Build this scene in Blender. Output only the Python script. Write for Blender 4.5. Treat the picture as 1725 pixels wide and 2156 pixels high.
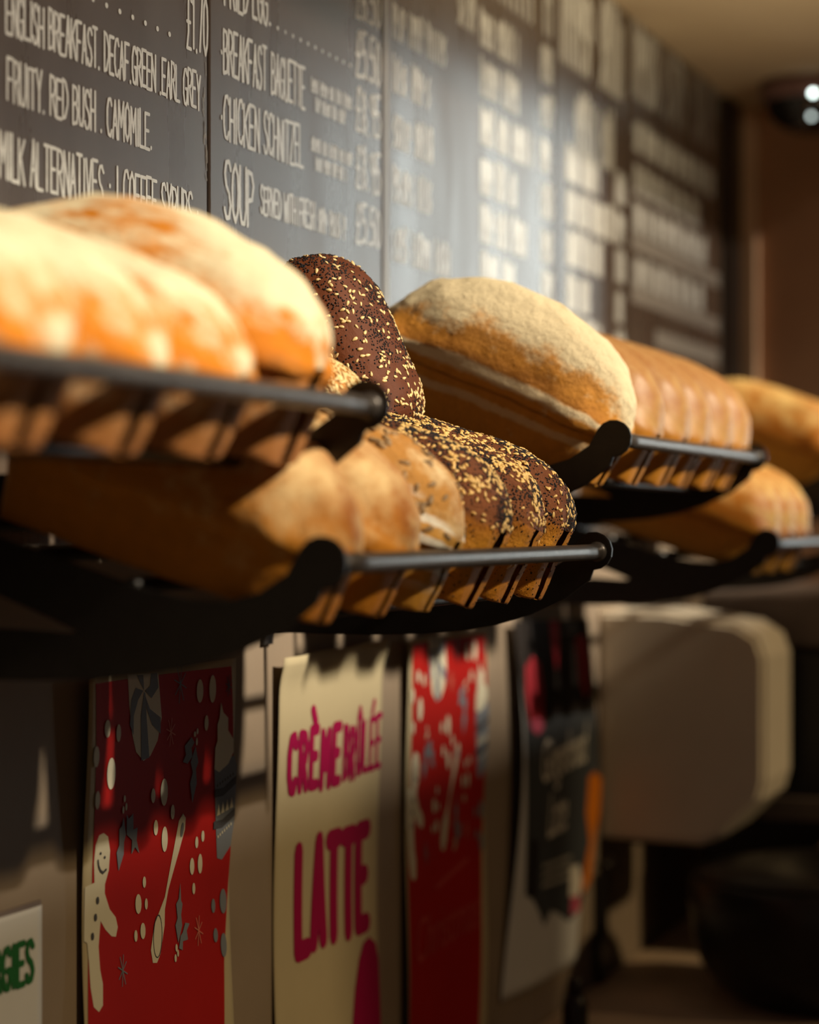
import bpy, bmesh, math, random
import numpy as np
from mathutils import Vector, Matrix, noise

random.seed(4)
for o in list(bpy.data.objects):
    bpy.data.objects.remove(o)
S = bpy.context.scene
COL = S.collection

# ------------------------------------------------------------------ camera
# X = distance from the bread wall, Y = along the wall (away from the camera), Z = up
F = 4800.0                                  # focal length in pixels of a 1725 px wide frame
TH = math.atan((2600 - 862.5) / F)          # angle between the view and the wall
CT, ST = math.cos(TH), math.sin(TH)
DW = 0.919                                  # camera to wall
CZ = 1.55                                   # camera height
RAIL = 0.347                                # reach of the bread racks

cam = bpy.data.cameras.new('camera')
cam.sensor_fit = 'HORIZONTAL'
cam.sensor_width = 24.0
cam.lens = F / 1725 * 24
cam.shift_y = 20 / 1725
cam.clip_start = 0.02
cam.dof.use_dof = True
cam.dof.focus_distance = 2.06
cam.dof.aperture_fstop = 2.4
cam_o = bpy.data.objects.new('camera', cam)
COL.objects.link(cam_o)
cam_o.location = (DW, 0, CZ)
cam_o.rotation_euler = (math.radians(90), 0, math.atan2(ST, CT))
S.camera = cam_o

# ------------------------------------------------------------------ light
S.view_settings.view_transform = 'Standard'
S.view_settings.look = 'None'
S.view_settings.gamma = 1
S.view_settings.exposure = 0.0
S.view_settings.use_curve_mapping = False

W = bpy.data.worlds.new('world')
S.world = W
W.use_nodes = True
W.node_tree.nodes['Background'].inputs[0].default_value = (1.0, 0.80, 0.66, 1)
W.node_tree.nodes['Background'].inputs[1].default_value = 0.075

SUN_EL, SUN_AZ = math.radians(34), math.radians(-1.5)
sd = bpy.data.lights.new('sun', 'SUN')
sd.energy = 6.2
sd.color = (1.0, 0.86, 0.65)
sd.angle = math.radians(3.0)
sun = bpy.data.objects.new('sun', sd)
COL.objects.link(sun)
sdir = Vector((math.cos(SUN_EL) * math.cos(SUN_AZ), math.cos(SUN_EL) * math.sin(SUN_AZ), math.sin(SUN_EL)))
sun.rotation_euler = sdir.to_track_quat('Z', 'Y').to_euler()
sun.location = (3, 1, 4)
SUN_RISE = math.tan(SUN_EL) / math.cos(SUN_AZ)      # climb of the sun ray per metre away from the wall

# warm fill spot without a fixture, added to brighten the soffit and end wall
ud = bpy.data.lights.new('ceiling_fill_spot', 'SPOT')
ud.energy = 34
ud.color = (1.0, .80, .52)
ud.spot_size = math.radians(92)
ud.spot_blend = .9
ud.shadow_soft_size = .12
up = bpy.data.objects.new('ceiling_fill_spot', ud)
COL.objects.link(up)
up.location = (1.15, 2.9, CZ + .28)
up.rotation_euler = (Vector((1.15, 2.9, CZ + .28)) - Vector((.15, 3.1, CZ + .81))).to_track_quat('Z', 'Y').to_euler()


# ------------------------------------------------------------------ helpers
def wp(px, py, q=0.0):
    """point of the plane X = q that the pixel (px, py) of the photograph shows -> (Y, Z)"""
    d = DW - q
    zd = F * d / (CT * (2600 - px))
    return ((zd - d * ST) / CT, CZ + (1098 - py) * zd / F)


def tag(o, label=None, cat=None, group=None, kind=None):
    if label: o['label'] = label
    if cat: o['category'] = cat
    if group: o['group'] = group
    if kind: o['kind'] = kind
    return o


def link(name, me, mats=None, parent=None, smooth=True):
    o = bpy.data.objects.new(name, me)
    COL.objects.link(o)
    if mats:
        for m in (mats if isinstance(mats, (list, tuple)) else [mats]):
            me.materials.append(m)
    if smooth and len(me.polygons):
        me.polygons.foreach_set('use_smooth', [True] * len(me.polygons))
    if parent: o.parent = parent
    return o


def bm_obj(name, bm, mats, parent=None, smooth=False):
    me = bpy.data.meshes.new(name)
    bmesh.ops.recalc_face_normals(bm, faces=bm.faces)
    bm.to_mesh(me)
    bm.free()
    return link(name, me, mats, parent, smooth)


def empty(name, loc):
    o = bpy.data.objects.new(name, None)
    COL.objects.link(o)
    o.location = loc
    o.empty_display_size = 0.05
    return o


def box(bm, x0, x1, y0, y1, z0, z1, bevel=0.0, seg=3):
    r = bmesh.ops.create_cube(bm, size=1)
    vs = r['verts']
    for v in vs:
        v.co = Vector((x0 + (v.co.x + .5) * (x1 - x0), y0 + (v.co.y + .5) * (y1 - y0), z0 + (v.co.z + .5) * (z1 - z0)))
    if bevel:
        es = list({e for v in vs for e in v.link_edges})
        bmesh.ops.bevel(bm, geom=es, offset=bevel, segments=seg, affect='EDGES', profile=.5)


def tube(bm, pts, r, n=16, cap=True):
    pts = [Vector(p) for p in pts]
    rings = []
    for i, p in enumerate(pts):
        a = pts[max(i - 1, 0)]
        b = pts[min(i + 1, len(pts) - 1)]
        t = (b - a).normalized()
        up = Vector((0, 0, 1)) if abs(t.z) < .9 else Vector((1, 0, 0))
        e1 = t.cross(up).normalized()
        e2 = t.cross(e1)
        rr = r[i] if isinstance(r, (list, tuple)) else r
        rings.append([bm.verts.new(p + rr * (math.cos(k * 2 * math.pi / n) * e1 + math.sin(k * 2 * math.pi / n) * e2)) for k in range(n)])
    for a, b in zip(rings, rings[1:]):
        for k in range(n):
            bm.faces.new((a[k], a[(k + 1) % n], b[(k + 1) % n], b[k]))
    if cap:
        bm.faces.new(rings[0]); bm.faces.new(rings[-1])


def lathe(bm, prof, n=48, c=(0, 0, 0)):
    rings = []
    for r, z in prof:
        rings.append([bm.verts.new((c[0] + max(r, 1e-4) * math.cos(k * 2 * math.pi / n), c[1] + max(r, 1e-4) * math.sin(k * 2 * math.pi / n), c[2] + z)) for k in range(n)])
    for a, b in zip(rings, rings[1:]):
        for k in range(n):
            bm.faces.new((a[k], a[(k + 1) % n], b[(k + 1) % n], b[k]))
    bm.faces.new(rings[0]); bm.faces.new(rings[-1])


# ------------------------------------------------------------------ materials
class N:
    def __init__(s, name):
        s.m = bpy.data.materials.new(name)
        s.m.use_nodes = True
        s.t = s.m.node_tree
        s.b = s.t.nodes['Principled BSDF']
    def add(s, kind, **kw):
        n = s.t.nodes.new(kind)
        for k, v in kw.items(): setattr(n, k, v)
        return n
    def l(s, a, b): s.t.links.new(a, b)
    def coords(s): return s.add('ShaderNodeTexCoord').outputs['Object']
    def noise(s, scale, detail=4, rough=.55, vec=None, stretch=None):
        n = s.add('ShaderNodeTexNoise')
        n.inputs['Scale'].default_value = scale
        n.inputs['Detail'].default_value = detail
        n.inputs['Roughness'].default_value = rough
        v = vec or s.coords()
        if stretch:
            mp = s.add('ShaderNodeMapping'); mp.inputs['Scale'].default_value = stretch
            s.l(v, mp.inputs[0]); v = mp.outputs[0]
        s.l(v, n.inputs['Vector'])
        return n.outputs['Fac']
    def ramp(s, fac, stops, interp='LINEAR'):
        r = s.add('ShaderNodeValToRGB')
        r.color_ramp.interpolation = interp
        e = r.color_ramp.elements
        while len(e) < len(stops): e.new(.5)
        for el, (p, c) in zip(e, stops):
            el.position = p
            el.color = (c, c, c, 1) if isinstance(c, (int, float)) else (*c, 1)
        s.l(fac, r.inputs[0])
        return r.outputs[0]
    def math(s, op, a, b=None, clamp=False):
        n = s.add('ShaderNodeMath', operation=op, use_clamp=clamp)
        for i, x in enumerate((a, b)):
            if x is None: continue
            if isinstance(x, (int, float)): n.inputs[i].default_value = x
            else: s.l(x, n.inputs[i])
        return n.outputs[0]
    def mix(s, fac, a, b, blend='MIX'):
        n = s.add('ShaderNodeMix', data_type='RGBA', blend_type=blend)
        for k, x in ((0, fac), (6, a), (7, b)):
            if isinstance(x, (int, float)): n.inputs[k].default_value = x
            elif isinstance(x, tuple): n.inputs[k].default_value = (*x, 1)
            else: s.l(x, n.inputs[k])
        return n.outputs[2]
    def attr(s, name):
        n = s.add('ShaderNodeAttribute', attribute_name=name)
        return n.outputs['Fac']
    def bump(s, h, strength=.4, dist=.002):
        n = s.add('ShaderNodeBump')
        n.inputs['Strength'].default_value = strength
        n.inputs['Distance'].default_value = dist
        s.l(h, n.inputs['Height'])
        s.l(n.outputs[0], s.b.inputs['Normal'])
    def set(s, color=None, rough=.6, spec=.3, metal=0.0, coat=0.0):
        if color is not None:
            if isinstance(color, tuple): s.b.inputs['Base Color'].default_value = (*color, 1)
            else: s.l(color, s.b.inputs['Base Color'])
        if isinstance(rough, (int, float)): s.b.inputs['Roughness'].default_value = rough
        else: s.l(rough, s.b.inputs['Roughness'])
        s.b.inputs['Specular IOR Level'].default_value = spec
        s.b.inputs['Metallic'].default_value = metal
        s.b.inputs['Coat Weight'].default_value = coat
        return s


def mottled(name, c, rough=.6, spec=.3, scale=20, var=.12, metal=0.0, bump=0.0, bscale=300):
    n = N(name)
    f = n.noise(scale)
    a = tuple(x * (1 - var) for x in c); b = tuple(min(1, x * (1 + var)) for x in c)
    n.set(n.ramp(f, [(.3, a), (.7, b)]), rough, spec, metal)
    if bump: n.bump(n.noise(bscale), bump, .001)
    return n.m


M_WALL = mottled('taupe_wall_paint', (.25, .195, .145), .75, .2, 6, .08, bump=.05)
M_CEIL = mottled('tan_ceiling_paint', (.62, .51, .35), .85, .2, 4, .05)
M_END = mottled('brown_end_wall', (.46, .26, .155), .7, .2, 4, .1)
M_TRIM = mottled('beige_trim', (.72, .50, .33), .6, .3, 8, .08)
M_FLOOR = mottled('floor_tiles', (.20, .16, .13), .6, .3, 5, .2)
M_COUNTER = mottled('brown_counter', (.50, .38, .28), .6, .3, 12, .15)
M_BLACK = mottled('black_powder_coated_steel', (.012, .010, .009), .38, .4, 60, .3, bump=.06, bscale=900)
M_ROD = mottled('dark_bronze_rod', (.075, .062, .054), .34, .6, 80, .25, metal=.4, bump=.10, bscale=1100)
M_BLACKPL = mottled('black_plastic', (.012, .010, .010), .35, .4, 40, .2)
M_GLOSSBLK = mottled('glossy_black_dome', (.01, .008, .008), .08, .6, 40, .2)
M_GREYPL = mottled('grey_metal_panel', (.16, .12, .10), .5, .4, 20, .1)
M_PALE = mottled('pale_cream_plastic', (.78, .70, .58), .45, .4, 10, .04)
M_CHALK = mottled('white_chalk_paint', (.78, .80, .76), .28, .8, 120, .12)
M_CHALKDIM = mottled('thin_grey_chalk', (.36, .35, .32), .8, .2, 120, .2)
M_STRIP = mottled('pale_label_strip', (.30, .28, .25), .35, .6, 20, .06)
M_PAPER = mottled('white_paper', (.60, .61, .63), .75, .12, 10, .03)
M_CREAM = mottled('cream_paper', (.45, .385, .25), .75, .12, 8, .04)
M_ARTCREAM = mottled('pale_ivory_print', (.60, .57, .45), .75, .12, 8, .04)
M_RED = mottled('red_print', (.35, .008, .006), .75, .12, 8, .06)
M_GREYBLUE = mottled('blue_grey_print', (.17, .19, .23), .75, .12, 8, .05)
M_DARKPRINT = mottled('dark_grey_print', (.06, .06, .07), .75, .12, 8, .05)
M_PINKPRINT = mottled('salmon_print', (.6, .18, .13), .75, .12, 8, .05)
M_DUSKY = mottled('dusky_red_lettering', (.46, .06, .05), .75, .12, 8, .05)
M_MAGENTA = mottled('magenta_print', (.30, .003, .06), .75, .12, 8, .05)
M_GREENPRINT = mottled('green_print', (.015, .12, .026), .75, .12, 8, .05)
M_BLACKPRINT = mottled('black_print', (.02, .016, .015), .75, .12, 8, .05)
M_WHITEPRINT = mottled('white_print', (.78, .75, .68), .75, .12, 8, .05)
M_SLATE = mottled('slate_print', (.055, .062, .072), .75, .12, 8, .08)
M_ORANGE = mottled('orange_print', (.60, .17, .010), .75, .12, 8, .08)
M_ROSE = mottled('rose_print', (.40, .03, .045), .75, .12, 8, .08)
M_PINK = mottled('pink_print', (.60, .11, .19), .75, .12, 8, .08)


def board_mat():
    n = N('dusty_chalkboard')
    f = n.noise(3.5, 6, .6, stretch=(1, 2.5, .5))
    g = n.noise(60, 3)
    c = n.mix(n.ramp(f, [(.35, 0), (.75, 1)]), (.076, .054, .040), (.118, .088, .066))
    c = n.mix(n.math('MULTIPLY', g, .25), c, (.13, .11, .095))
    n.set(c, n.ramp(f, [(.3, .22), (.7, .34)]), .85)
    return n.m


M_BOARD = board_mat()


def sun_filter_mat(name, c):
    m = bpy.data.materials.new(name)
    m.use_nodes = True
    t = m.node_tree
    t.nodes.clear()
    o = t.nodes.new('ShaderNodeOutputMaterial')
    b = t.nodes.new('ShaderNodeBsdfTransparent')
    b.inputs[0].default_value = (*c, 1)
    t.links.new(b.outputs[0], o.inputs[0])
    return m


def bread_mat(name, stops, flour=None, flour_lo=.55, flour_hi=.75, flour_z=(.45, .8), rough=.6, bump=.5, bdist=.002,
              wob=.10, bscale=130, spec=.25, pits=None, stripes=False, streaks=None, fscale=26, fstretch=None, fz=.5):
    """crust colour follows the height on the loaf (attribute tz), broken up by noise; flour dusted on top"""
    n = N(name)
    tz = n.attr('tz'); ux = n.attr('ux')
    co = n.coords()
    n1 = n.noise(22, 5, .6, co)
    n2 = n.noise(95, 5, .65, co)
    t = n.math('ADD', tz, n.math('MULTIPLY', n.math('SUBTRACT', n1, .5), wob * 2))
    t = n.math('ADD', t, n.math('MULTIPLY', n.math('SUBTRACT', n2, .5), wob * .6))
    c = n.ramp(t, stops)
    c = n.mix(.35, c, n.ramp(n2, [(.3, .55), (.7, 1.0)]), 'MULTIPLY')
    if flour:
        f1 = n.noise(fscale, 8, .68, co, fstretch)
        zz = n.ramp(tz, [(flour_z[0], 0), (flour_z[1], 1)])
        k = n.ramp(n.math('ADD', f1, n.math('MULTIPLY', n.math('SUBTRACT', zz, .5), fz)), [(flour_lo, 0), (flour_hi, 1)])
        c = n.mix(n.math('MULTIPLY', k, .92), c, flour)
    if stripes:
        # rings of flour left by the proving basket on the front end
        sep = n.add('ShaderNodeSeparateXYZ'); n.l(co, sep.inputs[0])
        w = n.math('ADD', n.math('MULTIPLY', sep.outputs['Z'], 370), n.math('MULTIPLY', sep.outputs['Y'], 60))
        w = n.math('ADD', w, n.math('MULTIPLY', n1, 4.0))
        sn = n.math('SINE', w)
        k = n.ramp(n.math('ADD', n.math('MULTIPLY', sn, .35), n.math('MULTIPLY', n2, .7)), [(.36, 0), (.52, 1)])
        e = n.ramp(ux, [(.62, 0), (.84, 1)])
        z3 = n.ramp(tz, [(.10, 0), (.3, 1), (.66, 1), (.8, 0)])
        c = n.mix(n.math('MULTIPLY', n.math('MULTIPLY', k, e), z3), c, (.95, .88, .74))
    if streaks:
        # floury lines where the dough touched the tin
        for z0, wd, amt in streaks:
            d = n.math('ABSOLUTE', n.math('SUBTRACT', n.math('ADD', tz, n.math('MULTIPLY', n.math('SUBTRACT', n1, .5), .05)), z0))
            k = n.ramp(n.math('SUBTRACT', d, n.math('MULTIPLY', n.math('SUBTRACT', n2, .5), .03)), [(wd * .45, 1), (wd, 0)])
            c = n.mix(n.math('MULTIPLY', k, amt), c, (.82, .66, .42))
    if pits:
        v = n.add('ShaderNodeTexVoronoi'); v.inputs['Scale'].default_value = 420
        n.l(co, v.inputs['Vector'])
        k = n.ramp(n.math('ADD', v.outputs['Distance'], n.math('MULTIPLY', n2, .5)), [(.42, 1), (.52, 0)])
        c = n.mix(n.math('MULTIPLY', k, .7), c, pits)
    n.set(c, rough, spec)
    h = n.math('ADD', n.noise(bscale, 8, .68, co), n.math('MULTIPLY', n.noise(34, 3, .5, co), 1.2))
    n.bump(h, bump, bdist)
    return n.m


BR_FLOURY = bread_mat('floury_white_crust',
    [(.0, (.66, .27, .025)), (.35, (.72, .30, .03)), (.45, (.50, .19, .02)), (.58, (.62, .26, .03)), (.75, (.62, .29, .07)), (1, (.62, .40, .17))],
    flour=(.80, .68, .44), flour_lo=.43, flour_hi=.62, flour_z=(.50, .82), bump=.8, bdist=.004, bscale=90, wob=.13, fz=.38, streaks=[(.40, .05, .95), (.22, .035, .6)])
BR_GOLD = bread_mat('smooth_golden_crust',
    [(.0, (.56, .22, .022)), (.36, (.62, .26, .03)), (.5, (.38, .13, .014)), (.62, (.46, .19, .04)), (.8, (.36, .115, .016)), (1, (.28, .075, .008))],
    flour=(.47, .27, .10), flour_lo=.50, flour_hi=.85, flour_z=(.15, .6), rough=.45, bump=.2, wob=.06, spec=.35)
BR_SEED = bread_mat('brown_seeded_crust',
    [(.0, (.72, .27, .018)), (.40, (.80, .34, .03)), (.52, (.60, .22, .022)), (.60, (.30, .105, .032)), (.8, (.24, .075, .025)), (1, (.15, .045, .016))],
    bump=.9, bdist=.003, pits=(.12, .035, .008), bscale=170, wob=.05)
BR_DARK = bread_mat('dark_malt_crust',
    [(.0, (.30, .085, .016)), (.45, (.27, .075, .016)), (.6, (.17, .045, .013)), (1, (.11, .028, .010))],
    bump=.6, bdist=.002, wob=.08)
BR_SESAME = bread_mat('sesame_crust',
    [(.0, (.45, .17, .025)), (.5, (.55, .24, .05)), (1, (.50, .24, .06))], bump=.5, wob=.08)
BR_STRIPE = bread_mat('basket_striped_crust',
    [(.0, (.66, .30, .035)), (.35, (.76, .38, .06)), (.6, (.70, .36, .085)), (1, (.50, .22, .045))],
    flour=(.84, .64, .36), flour_lo=.55, flour_hi=.76, flour_z=(.25, .7), fz=.2, bump=.8, bdist=.003, wob=.12, stripes=True)
BR_COUNTRY = bread_mat('mottled_country_crust',
    [(.0, (.60, .22, .016)), (.35, (.70, .27, .018)), (.55, (.62, .23, .02)), (.8, (.55, .20, .022)), (1, (.40, .13, .018))],
    flour=(.84, .60, .29), flour_lo=.50, flour_hi=.74, flour_z=(.15, .75), fscale=18, fz=.25, bump=.7, bdist=.003, wob=.12)
BR_NEAR = bread_mat('orange_crust_white_flour',
    [(.0, (.40, .15, .04)), (.30, (.55, .24, .07)), (.48, (.68, .21, .004)), (.78, (.76, .26, .004)), (1, (.68, .22, .004))],
    flour=(.88, .79, .54), flour_lo=.50, flour_hi=.62, flour_z=(.2, .85), fscale=20, fstretch=(.35, 1, 1), fz=.22, bump=.6, bdist=.003, wob=.14)
BR_FAR = bread_mat('amber_crust',
    [(.0, (.66, .33, .05)), (.35, (.62, .27, .03)), (.5, (.42, .14, .012)), (.75, (.50, .17, .012)), (1, (.40, .12, .010))],
    flour=(.75, .50, .18), flour_lo=.62, flour_hi=.85, flour_z=(.2, .7), bump=.4, wob=.10, rough=.45)
M_SESAME = mottled('sesame_hull', (.78, .50, .17), .42, .4, 200, .18)
M_SESAMEPALE = mottled('pale_sesame_hull', (.82, .60, .28), .42, .4, 200, .18)
M_POPPY = mottled('poppy_seed_black', (.012, .010, .012), .6, .3, 300, .3)
M_SUNSEED = mottled('grey_sunflower_seed', (.30, .19, .09), .5, .3, 200, .4)


# ------------------------------------------------------------------ setting
def struct(name, bm, m, parent=None, label=None):
    o = bm_obj(name, bm, m, parent)
    o['kind'] = 'structure'
    if label: o['label'] = label
    return o


CEILZ = CZ + 0.808
YEND = 4.42
bm = bmesh.new(); box(bm, -.12, 0, -1.6, YEND, 0, CEILZ); struct('wall_left', bm, M_WALL, label='taupe painted wall behind the bread racks')
bm = bmesh.new(); box(bm, -.12, 3.2, -1.6, 13.8, -.05, 0); struct('floor', bm, M_FLOOR)
bm = bmesh.new(); box(bm, -.12, .42, -1.6, YEND, CEILZ, CEILZ + .12); struct('ceiling', bm, M_CEIL, label='tan ceiling soffit over the menu boards')
bm = bmesh.new(); box(bm, -.12, .42, YEND, YEND + .12, 0, CEILZ); struct('wall_end', bm, M_END, label='brown end wall at the right')
bm = bmesh.new(); box(bm, 0.0, .045, YEND - .02, YEND, 0, CEILZ, .003); struct('trim_1', bm, M_TRIM, label='narrow beige trim in the corner of the end wall')
ys0, zz = wp(1517, 300); ys1, zz = wp(1547, 300)
bm = bmesh.new(); box(bm, 0, .016, ys0, ys1, CZ - .02, CEILZ, .002); struct('trim_2', bm, M_BLACK, label='black strip closing the menu boards')

# unseen panes added to dim the sun above and below a clear band
WX = 3.0
bm = bmesh.new()
for y in (-1.5, 6.6): box(bm, WX - .04, WX + .04, y - .05, y + .05, 0, CZ + 3.3, .005)
box(bm, WX - .04, WX + .04, -1.5, 6.6, CZ + 3.25, CZ + 3.35, .005)
win = struct('sun_filter_frame', bm, M_GREYPL, label='unseen frame behind the camera, added to hold the sun filters')
FILTER_PALE = sun_filter_mat('lower_sun_filter', (.40, .365, .30))
FILTER_DARK = sun_filter_mat('dark_sun_filter', (.19, .165, .13))
for ya, yb, fm in ((-1.45, 2.28, FILTER_PALE), (2.28, 3.14, FILTER_DARK), (3.14, 6.55, FILTER_PALE)):  # darker middle bay added to dim the right-hand posters
    bm = bmesh.new(); box(bm, WX - .002, WX + .002, ya, yb, .02, CZ - .005 + (WX - .33) * SUN_RISE)
    struct('sun_filter', bm, fm, win)
bm = bmesh.new(); box(bm, WX - .002, WX + .002, -1.45, 6.55, CZ + .33 + (WX - .17) * SUN_RISE, CZ + 3.24)
struct('sun_filter', bm, sun_filter_mat('upper_sun_filter', (.53, .52, .53)), win)

# far daylight window, seen only as the pale sheen on the menu boards
n = N('daylight_pane')
n.set((.5, .55, .55), .3)
n.b.inputs['Emission Color'].default_value = (.92, 1.0, .97, 1)
n.b.inputs['Emission Strength'].default_value = 9.5
M_DAY = n.m
bm = bmesh.new()
for y in (10.6, 13.6): box(bm, 2.94, 3.06, y - .06, y + .06, .3, 4.0, .005)
for z in (.3, 4.0): box(bm, 2.94, 3.06, 10.6, 13.6, z - .06, z + .06, .005)
w2 = struct('window_2', bm, M_GREYPL, label='far daylight window down the shop')
bm = bmesh.new(); box(bm, 3.0, 3.02, 10.6, 13.6, .3, 4.0); struct('window_pane', bm, M_DAY, w2)

# ------------------------------------------------------------------ lettering
GL = {
 'A': [[(0, 0), (.5, 1), (1, 0)], [(.18, .36), (.82, .36)]],
 'B': [[(0, 0), (0, 1), (.7, .97), (.9, .8), (.75, .57), (0, .52)], [(.7, .54), (1, .35), (.85, .06), (0, 0)]],
 'C': [[(1, .84), (.75, 1), (.3, .97), (0, .7), (0, .3), (.3, .03), (.75, 0), (1, .16)]],
 'D': [[(0, 0), (0, 1), (.55, .95), (1, .65), (1, .35), (.55, .05), (0, 0)]],
 'E': [[(1, 1), (0, 1), (0, 0), (1, 0)], [(0, .52), (.8, .52)]],
 'F': [[(1, 1), (0, 1), (0, 0)], [(0, .5), (.8, .5)]],
 'G': [[(1, .84), (.7, 1), (.3, .97), (0, .7), (0, .3), (.3, .03), (.75, 0), (1, .2), (1, .45), (.6, .45)]],
 'H': [[(0, 0), (0, 1)], [(1, 0), (1, 1)], [(0, .5), (1, .5)]],
 'I': [[(.5, 0), (.5, 1)]],
 'J': [[(.9, 1), (.9, .2), (.6, 0), (.2, .03), (0, .2)]],
 'K': [[(0, 0), (0, 1)], [(1, 1), (0, .45)], [(.3, .6), (1, 0)]],
 'L': [[(0, 1), (0, 0), (1, 0)]],
 'M': [[(0, 0), (.08, 1), (.5, .35), (.92, 1), (1, 0)]],
 'N': [[(0, 0), (0, 1), (1, 0), (1, 1)]],
 'O': [[(.5, 1), (.1, .82), (0, .5), (.1, .18), (.5, 0), (.9, .18), (1, .5), (.9, .82), (.5, 1)]],
 'P': [[(0, 0), (0, 1), (.7, .97), (1, .76), (.75, .5), (0, .45)]],
 'Q': [[(.5, 1), (.1, .82), (0, .5), (.1, .18), (.5, 0), (.9, .18), (1, .5), (.9, .82), (.5, 1)], [(.6, .25), (1, -.05)]],
 'R': [[(0, 0), (0, 1), (.7, .97), (1, .76), (.75, .52), (0, .47)], [(.45, .5), (1, 0)]],
 'S': [[(1, .86), (.7, 1), (.25, .97), (.05, .77), (.25, .58), (.75, .44), (1, .24), (.75, .02), (.3, 0), (0, .16)]],
 'T': [[(0, 1), (1, 1)], [(.5, 1), (.5, 0)]],
 'U': [[(0, 1), (0, .25), (.25, 0), (.75, 0), (1, .25), (1, 1)]],
 'V': [[(0, 1), (.5, 0), (1, 1)]],
 'W': [[(0, 1), (.22, 0), (.5, .7), (.78, 0), (1, 1)]],
 'X': [[(0, 0), (1, 1)], [(0, 1), (1, 0)]],
 'Y': [[(0, 1), (.5, .48), (1, 1)], [(.5, .48), (.5, 0)]],
 'Z': [[(0, 1), (1, 1), (0, 0), (1, 0)]],
 '0': [[(.5, 1), (.1, .82), (0, .5), (.1, .18), (.5, 0), (.9, .18), (1, .5), (.9, .82), (.5, 1)]],
 '1': [[(.2, .8), (.55, 1), (.55, 0)]],
 '5': [[(.95, 1), (.1, 1), (.05, .55), (.6, .6), (1, .35), (.7, .03), (0, .05)]],
 '7': [[(0, 1), (1, 1), (.4, 0)]],
 '8': [[(.5, .53), (.1, .75), (.5, 1), (.9, .75), (.5, .53), (0, .25), (.5, 0), (1, .25), (.5, .53)]],
 '9': [[(.95, .7), (.6, .5), (.1, .65), (.15, .92), (.6, 1), (.95, .7), (.8, 0)]],
 '6': [[(.8, 1), (.1, .4), (.2, .05), (.7, 0), (.95, .25), (.6, .5), (.1, .35)]],
 '£': [[(1, .85), (.75, 1), (.4, .95), (.3, .7), (.35, .3), (0, 0), (1, 0)], [(0, .47), (.8, .47)]],
 '.': [[(.4, .0), (.42, .03)]], ':': [[(.5, .1), (.52, .13)], [(.5, .5), (.52, .53)]], '|': [[(.5, -.1), (.5, 1.05)]],
 '·': [[(.4, .4), (.42, .43)]], '-': [[(.1, .45), (.9, .45)]],
}
GL['È'] = GL['E'] + [[(.15, 1.36), (.6, 1.14)]]
GL['É'] = GL['E'] + [[(.35, 1.14), (.85, 1.36)]]
GL['Û'] = GL['U'] + [[(.1, 1.12), (.5, 1.34), (.9, 1.12)]]
NARROW = {'I': .35, '.': .35, ':': .4, '·': .45, ' ': .6, '1': .6, '|': .5, 'M': 1.3, 'W': 1.35}


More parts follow.
